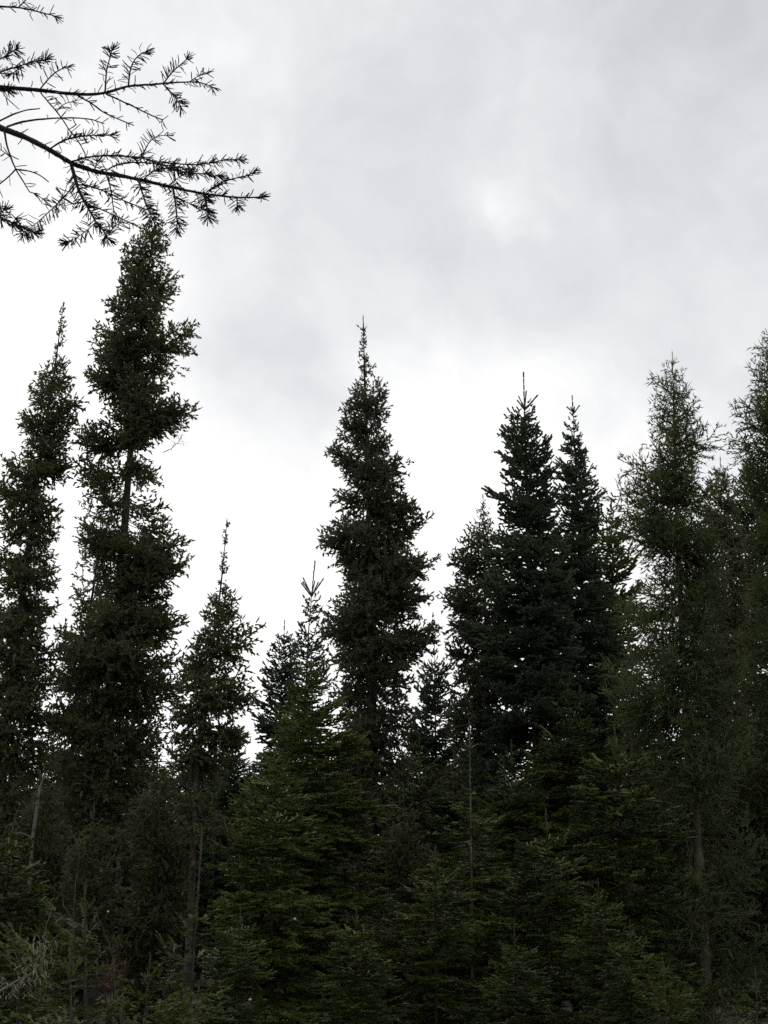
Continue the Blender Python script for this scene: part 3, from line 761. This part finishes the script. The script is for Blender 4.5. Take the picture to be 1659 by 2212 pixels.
# ------------------------------------------------------------------ the near fir whose branches hang into the picture
def overhang():
    ZA = 0.375
    rng = np.random.default_rng(8)
    Y0 = 1.62
    foot = at(-530, 700, Y0)
    base = np.array((foot[0], Y0, 0.0))
    root = link('fir_tree', None); root.location = base
    tag(root, 'near fir at the left edge, its dark sparse-needled branches hanging across the sky', 'tree')
    H = 6.2
    zs = np.linspace(-0.1, H, 20)
    P = np.stack([0.02 * np.sin(zs), 0.02 * np.cos(zs * 1.3), zs], -1)
    V, F = tube(P, np.maximum(0.075 * (1 - np.clip(zs, 0, None) / H), 0.006), 10, True, 0.05, rng)
    link('trunk', mesh_np('trunk', V, F, [M['bark']], smooth=True), root)
    def w(pt, dep): return at(pt[0] * ZA, pt[1] * ZA, Y0 + dep) - base
    MM = ZA / FU * Y0 * 1.1                                  # metres per traced unit
    def limb(pts, r0, r1, dens, slope, tip=True, ln=65.0, trunk_end=None):
        """wood along traced points with needles on it; dens = needles per 100 units from start to end"""
        B = Parts()
        pts = np.array(pts, float)
        seg = np.concatenate([[0], np.cumsum(np.linalg.norm(np.diff(pts, axis=0), axis=1))])
        n = max(4, int(seg[-1] / 22))
        q = np.linspace(0, seg[-1], n)
        x, y = np.interp(q, seg, pts[:, 0]), np.interp(q, seg, pts[:, 1])
        for _ in range(2):
            x[1:-1] = (x[:-2] + 2 * x[1:-1] + x[2:]) / 4; y[1:-1] = (y[:-2] + 2 * y[1:-1] + y[2:]) / 4
        W3 = np.array([w((a, b), 0.00006 * a + slope * qq * MM) for a, b, qq in zip(x, y, q)])
        W3[1:-1] += rng.normal(0, 0.5 * MM, (n - 2, 3))
        rad = np.interp(q, [0, seg[-1]], [r0, r1]) * MM
        rad = rad * (1.05 + 0.25 * rng.random(n))
        if trunk_end is not None:
            t = np.linspace(0, 1, 7)[:-1]
            tz = W3[0][2] + trunk_end
            ext = np.array([(1 - a) * np.array((0, 0, tz)) + a * W3[0] + np.array((0, 0, -0.05 * math.sin(math.pi * a))) for a in t])
            W3 = np.concatenate([ext, W3]); rad = np.concatenate([np.linspace(rad[0] * 1.9, rad[0] * 1.05, 6), rad])
        V, F = tube(W3, rad, 7, True); B.add(V, F, 1)
        if trunk_end is not None: W3, rad = W3[6:], rad[6:]
        T3 = unit(np.gradient(W3, axis=0))
        tot = seg[-1] * (dens[0] + dens[1]) / 200.0
        N = int(tot)
        Z = np.array((0, 0, 1.0)); view = unit(W3.mean(0) + base - EYE)
        def needle(p, d, L, wd):
            d = unit(d)
            sd = unit(np.cross(d, unit(rng.normal(0, 1, 3))))
            up = np.cross(sd, d)
            bow = up * rng.normal(0, 0.07) * L
            pts_ = [p, p + d * L * 0.5 + bow, p + d * L]
            V = []
            for c, ww in zip(pts_, (0.6, 1.0, 0.75)):
                V += [c + sd * wd * ww, c - sd * wd * ww * 0.6 + up * wd * ww * 0.7, c - sd * wd * ww * 0.6 - up * wd * ww * 0.7]
            F = []
            for a in (0, 3):
                for k in range(3):
                    m = (k + 1) % 3
                    F += [(a + k, a + m, a + 3 + m), (a + k, a + 3 + m, a + 3 + k)]
            F.append((6, 7, 8))
            B.add(np.array(V), np.array(F), 0, rng.uniform(0, 1))
        # positions by density
        cand = rng.random(max(N * 3, 1))
        keep = rng.random(len(cand)) < np.interp(cand, [0, 1], dens) / max(max(dens), 1e-6)
        for f in np.sort(cand[keep][:N]):
            i = f * (n - 1); a = int(min(i, n - 2)); fr = i - a
            p = W3[a] * (1 - fr) + W3[a + 1] * fr; t = T3[a]
            up = unit(np.cross(np.cross(t, view), t)); up = up if up[2] > 0 else -up
            if abs(t[2]) > 0.75: up = unit(np.cross(t, view))
            b = np.cross(t, up)
            th = rng.normal(0, 0.55) if rng.random() < 0.62 else math.pi + rng.normal(0, 0.55)
            an = math.radians(rng.normal(62, 12))
            needle(p, t * math.cos(an) + math.sin(an) * (up * math.cos(th) + b * math.sin(th)), ln * rng.uniform(0.82, 1.22) * MM, 3.7 * rng.uniform(0.8, 1.2) * MM)
        if tip and dens[1] > 4:
            for k in range(int(4 + dens[1] * 0.3)):
                d = T3[-1] * rng.uniform(0.6, 1.1) + rng.normal(0, 0.42, 3)
                needle(W3[-1], d, ln * rng.uniform(0.75, 1.15) * MM, 3.5 * MM)
        return B.mesh('limb', [M['fir_near'], M['twig']])
    groups = [
        # main lower branch and its twigs
        (dict(p=[(-60, 700), (0, 735), (150, 790), (290, 865), (420, 945), (560, 990), (700, 1012), (850, 1045), (1000, 1080), (1150, 1112), (1280, 1130), (1400, 1140), (1500, 1135)], r=(17, 4), d=(3, 17), s=0.05, te=0.30), [
            ([(40, 730), (110, 705), (200, 690), (325, 680), (420, 678), (520, 685), (600, 712)], 6, 3, (1, 3), 0.2),
            ([(-10, 700), (60, 665), (140, 635), (230, 625)], 5, 3, (0, 1), -0.2),
            ([(285, 860), (340, 820), (400, 795), (470, 785), (560, 778), (635, 780)], 5, 3, (8, 26), 0.15),
            ([(25, 755), (40, 840), (60, 905), (90, 975), (130, 1040), (170, 1105)], 6, 3, (1, 2), -0.1),
            ([(90, 975), (170, 985), (230, 1005), (280, 1048)], 4, 3, (2, 2), 0.2),
            ([(90, 975), (50, 1020), (-20, 1075)], 4, 3, (3, 3), 0.0),
            ([(170, 1105), (205, 1110), (250, 1150)], 3, 2, (8, 8), 0.1),
            ([(60, 905), (20, 870), (-20, 850)], 3, 2, (6, 6), 0.1),
            ([(410, 945), (430, 1020), (450, 1090), (480, 1150), (520, 1220), (550, 1275)], 10, 5, (16, 34), 0.1),
            ([(550, 1275), (590, 1320), (620, 1370)], 4, 3, (28, 38), 0.2),
            ([(550, 1280), (500, 1330), (450, 1365), (395, 1395)], 3, 2, (8, 34), -0.2),
            ([(625, 1350), (650, 1305), (690, 1285)], 3, 2, (24, 24), 0.1),
            ([(470, 1060), (540, 1080), (600, 1100), (680, 1140), (760, 1175), (840, 1205)], 4, 3, (20, 16), 0.3),
            ([(510, 1180), (580, 1205), (660, 1240), (740, 1280), (815, 1318)], 4, 3, (8, 4), 0.3),
            ([(440, 1050), (375, 1130), (320, 1185), (250, 1250), (200, 1295), (130, 1345)], 4, 2, (8, 24), -0.3),
            ([(500, 1150), (430, 1180), (385, 1170), (360, 1130)], 4, 2, (12, 8), -0.1),
            ([(610, 1000), (635, 1070), (645, 1140), (655, 1210)], 4, 3, (14, 8), 0.1),
            ([(800, 1035), (815, 1100), (835, 1160), (850, 1210), (880, 1260)], 6, 3, (22, 30), -0.1),
            ([(995, 1075), (1005, 1140), (1015, 1200), (1020, 1260), (1020, 1315)], 6, 3, (22, 34), 0.1),
            ([(1175, 1110), (1185, 1160), (1195, 1210), (1200, 1250)], 9, 4, (34, 50), 0.0),
            ([(1010, 1140), (1090, 1170), (1170, 1205)], 3, 2, (16, 18), 0.2),
            ([(1365, 1140), (1366, 1165), (1366, 1185)], 4, 3, (24, 30), 0.1),
            ([(415, 930), (500, 905), (620, 895), (740, 900), (820, 910), (900, 935), (1000, 940), (1100, 950), (1180, 945), (1270, 925), (1330, 918), (1375, 920)], 5, 3, (10, 32), 0.12),
            ([(820, 900), (840, 850), (870, 800), (920, 775), (960, 782)], 4, 2, (16, 8), 0.2),
            ([(610, 985), (660, 950), (740, 935), (830, 935), (950, 950), (1060, 970)], 4, 3, (14, 26), 0.25),
            ([(830, 1030), (870, 990), (950, 965), (1040, 985), (1110, 1000), (1180, 1000), (1250, 1015)], 4, 3, (14, 30), -0.15),
            ([(1190, 1105), (1250, 1065), (1330, 1030), (1400, 1020), (1450, 1000)], 4, 3, (26, 26), 0.1),
            ([(545, 975), (555, 950), (560, 932)], 4, 3, (24, 30), 0.2),
            ([(980, 1065), (1020, 1025), (1075, 995)], 3, 2, (18, 22), 0.3)]),
        # upper branch
        (dict(p=[(-40, 500), (90, 508), (230, 520), (400, 540), (520, 545), (610, 535), (740, 495), (850, 488), (940, 482), (1010, 475), (1090, 472), (1160, 474), (1220, 500)], r=(12, 3), d=(7, 9), s=0.1, te=0.22), [
            ([(230, 515), (290, 440), (340, 400), (385, 385)], 4, 3, (1, 16), 0.2),
            ([(605, 535), (610, 470), (610, 415), (625, 360), (640, 310), (645, 290)], 5, 3, (2, 26), 0.0),
            ([(740, 490), (745, 430), (755, 375), (785, 330), (815, 300), (840, 298)], 5, 3, (4, 26), 0.2),
            ([(940, 482), (985, 420), (1030, 380), (1075, 342)], 4, 3, (8, 20), -0.2),
            ([(1090, 472), (1125, 440), (1190, 424)], 3, 2, (18, 12), 0.2),
            ([(940, 485), (985, 530), (1020, 575), (1040, 612)], 4, 3, (16, 26), 0.1),
            ([(610, 540), (720, 590), (850, 655), (935, 690)], 5, 3, (4, 5), 0.25),
            ([(430, 540), (520, 590), (600, 650), (690, 690), (770, 722)], 5, 3, (4, 3), 0.15),
            ([(235, 535), (270, 580), (330, 645), (400, 750), (450, 810), (490, 885)], 4, 3, (6, 2), -0.15),
            ([(325, 645), (360, 595), (420, 585)], 3, 2, (5, 8), 0.2)]),
        # bundle at the left edge
        (dict(p=[(-30, 430), (0, 415), (60, 395), (120, 380), (165, 362), (260, 342)], r=(5, 3), d=(14, 34), s=0.1, te=0.2), [
            ([(-15, 350), (40, 318), (88, 285)], 4, 3, (30, 30), 0.1),
            ([(120, 385), (95, 405), (75, 420)], 3, 2, (16, 26), 0.1),
            ([(-40, 520), (0, 522), (45, 518)], 5, 4, (30, 50), -0.1),
            ([(20, 545), (60, 585), (110, 630)], 3, 2, (1, 1), 0.2)]),
        # topmost twig
        (dict(p=[(-30, 36), (60, 40), (130, 45), (200, 62), (270, 80), (315, 92)], r=(6, 3), d=(7, 8), s=0.1, te=0.15), [
            ([(110, 38), (150, 5), (170, -30)], 4, 3, (10, 10), 0.1)]),
        # cluster low at the left edge
        (dict(p=[(-40, 1225), (10, 1255), (60, 1280), (130, 1310), (200, 1338)], r=(5, 3), d=(24, 40), s=0.0, te=0.3), [
            ([(-20, 1180), (40, 1215), (90, 1255)], 3, 2, (4, 14), 0.1),
            ([(-20, 1265), (-5, 1240), (20, 1215)], 3, 2, (30, 30), 0.0)]),
    ]
    for g, twigs in groups:
        b = link('branch', limb(g['p'], g['r'][0], g['r'][1], g['d'], g['s'], trunk_end=g['te']), root)
        for pts, r0, r1, dens, sl in twigs:
            link('twig', limb(pts, r0, r1, dens, sl), b)
    # the rest of its crown, on the side away from the view
    q = Parts()
    for k in range(70):
        z = rng.uniform(1.0, H - 0.2); a = rng.uniform(0.62, 1.75) * math.pi
        L = 0.9 * (1 - z / H) + 0.15
        d = np.array((math.cos(a), math.sin(a), rng.uniform(-0.1, 0.25)))
        if d[0] > -0.15: continue
        p0 = np.array((0, 0, z))
        V, F = tube(np.array([p0, p0 + d * L * 0.5, p0 + d * L]), (0.012, 0.008, 0.003), 4); q.add(V, F, 1)
        n = int(L / 0.05); t = rng.uniform(0.2, 1, n)
        sd = np.array((-d[1], d[0], 0.0)); sg = np.where(rng.random(n) < 0.5, 1, -1)[:, None]
        shoots(q, p0 + d * (t * L)[:, None], unit(d * 0.7 + sd * sg * 0.8 + rng.normal(0, 0.1, (n, 3))), rng.uniform(0.08, 0.2, n), np.full(n, 0.02), np.tile((0, 0, 1.0), (n, 1)), rng.random(n), 'near', rng)
    cr = link('crown', q.mesh('crown', [M['fir_green'], M['twig']]), root); cr['kind'] = 'stuff'
overhang()

# ------------------------------------------------------------------ small things in the undergrowth
def wire_thing(name, label, cat, Y, lines, mat, rng, group=None):
    """a thing of bare stems: lines = [(part, picture points, r0, r1, depth drift, side twigs)]"""
    f = lines[0][1][0]
    base = at(f[0], f[1], Y); base = np.array((base[0], Y, 0.0))
    root = link(name, None); root.location = base
    tag(root, label, cat, group)
    for part, pts, r0, r1, dy, tw in lines:
        P = np.array([at(u, v, Y) for u, v in pts]) - base
        k = len(P); P[:, 1] += np.linspace(0, dy, k)
        B = Parts(); rad = np.linspace(r0, r1, k)
        V, F = tube(P, rad, 6, True, 0.1, rng); B.add(V, F)
        for q in range(tw):
            i = rng.uniform(0.25, 0.98) * (k - 1); a = P[int(i)] + (P[min(int(i) + 1, k - 1)] - P[int(i)]) * (i % 1)
            d = unit(rng.normal(0, 1, 3) + np.array((0, 0, 0.5))) * rng.uniform(0.1, 0.35)
            V, F = tube(np.array([a, a + d * 0.5 + rng.normal(0, 0.015, 3), a + d]), (r1 * 0.7, r1 * 0.5, r1 * 0.3), 3); B.add(V, F)
        link(part, B.mesh(part, [M[mat]], True), root)
    return root
rng = np.random.default_rng(44)
wire_thing('birch_snag', 'thin pale broken birch trunk among the dark spruces at lower left', 'dead tree', 20.5,
    [('trunk', [(60, 2010), (64, 1900), (70, 1816), (78, 1759), (83, 1719), (86, 1700)], 0.034, 0.022, 0.0, 3), ('dead_branch', [(71, 1810), (50, 1800), (30, 1806)], 0.012, 0.006, -0.3, 3)], 'birch', rng)
wire_thing('dead_sapling', 'forked pale dead stem rising behind the left saplings', 'dead sapling', 12.0,
    [('stem', [(160, 2120), (158, 2000), (163, 1906), (172, 1846), (168, 1812)], 0.006, 0.003, 0.0, 5), ('side_stem', [(158, 1990), (138, 1956), (137, 1922), (147, 1906), (160, 1850)], 0.005, 0.0025, -0.1, 2)], 'bark', rng)
wire_thing('dead_sapling', 'crooked pale dead twig left of the red-brown dead shrub', 'dead sapling', 11.5,
    [('stem', [(250, 2150), (244, 2070), (236, 2040), (224, 2008), (212, 1985), (207, 1960)], 0.005, 0.0025, 0.0, 6)], 'bark', rng)
sh = wire_thing('dead_shrub', 'red-brown fine-twigged dead shrub low at the left', 'shrub', 11.8,
    [('stem', [(240, 2190), (238, 2130), (232, 2075)], 0.005, 0.003, 0.0, 26), ('stem', [(242, 2190), (250, 2130), (258, 2080)], 0.005, 0.003, -0.1, 26), ('stem', [(236, 2190), (222, 2140), (214, 2090)], 0.005, 0.003, 0.1, 26)], 'red_twig', rng)
def lichen_twig():
    Y = 8.6
    pts = [(-30, 2150), (0, 2142), (33, 2122), (67, 2106), (90, 2082), (97, 2049), (80, 2036)]
    root = wire_thing('lichen_branch', 'dead twig hung with pale yellow-green lichen in the lower left corner', 'dead branch', Y,
        [('stem', [(-60, 2330)] + pts, 0.014, 0.005, 0.0, 14)], 'bark_pale', rng)
    B = Parts(); base = np.array(root.location)
    for k in range(130):
        i = rng.uniform(0.5, len(pts) - 1.01); a, b = pts[int(i)], pts[int(i) + 1]; f = i % 1
        p = at(a[0] * (1 - f) + b[0] * f + rng.normal(0, 13), a[1] * (1 - f) + b[1] * f + rng.normal(0, 11), Y + rng.normal(0, 0.05)) - base
        L = rng.uniform(0.015, 0.05)
        q = p + np.array((rng.normal(0, 0.015), rng.normal(0, 0.015), -L))
        V, F = tube(np.array([p, (p + q) / 2 + rng.normal(0, 0.008, 3), q]), (0.002, 0.0042 * rng.uniform(0.5, 1.3), 0.0015), 4); B.add(V, F)
    o = link('lichen', B.mesh('lichen', [M['lichen']], True), root); o['kind'] = 'stuff'
lichen_twig()

def snow():
    """sparse wet snowflakes drifting before the dark trees"""
    B = Parts(); r = np.random.default_rng(70)
    for k in range(9):
        u, v = r.uniform(20, 1640), (r.uniform(1450, 2190) if k < 34 else 0)
        Y = r.uniform(4, 12)
        c = at(u, v, Y); s = r.uniform(0.6, 1.3) * 0.0011 * Y * 0.9
        V = np.array([(1, 0, 0), (-1, 0, 0), (0, 1, 0), (0, -1, 0), (0, 0, 1), (0, 0, -1)], float) * s * r.uniform(0.6, 1.3, (6, 1)) + c
        F = np.array([(0, 2, 4), (2, 1, 4), (1, 3, 4), (3, 0, 4), (2, 0, 5), (1, 2, 5), (3, 1, 5), (0, 3, 5)])
        B.add(V, F)
    m, t, b = new_mat('wet_snow'); b.inputs['Base Color'].default_value = (0.35, 0.35, 0.32, 1); b.inputs['Roughness'].default_value = 0.6
    o = link('snowflakes', B.mesh('snowflakes', [m])); tag(o, 'sparse tiny wet snowflakes falling in front of the dark trees', 'snow', kind='stuff')
snow()

print('TRIS', TRIS)
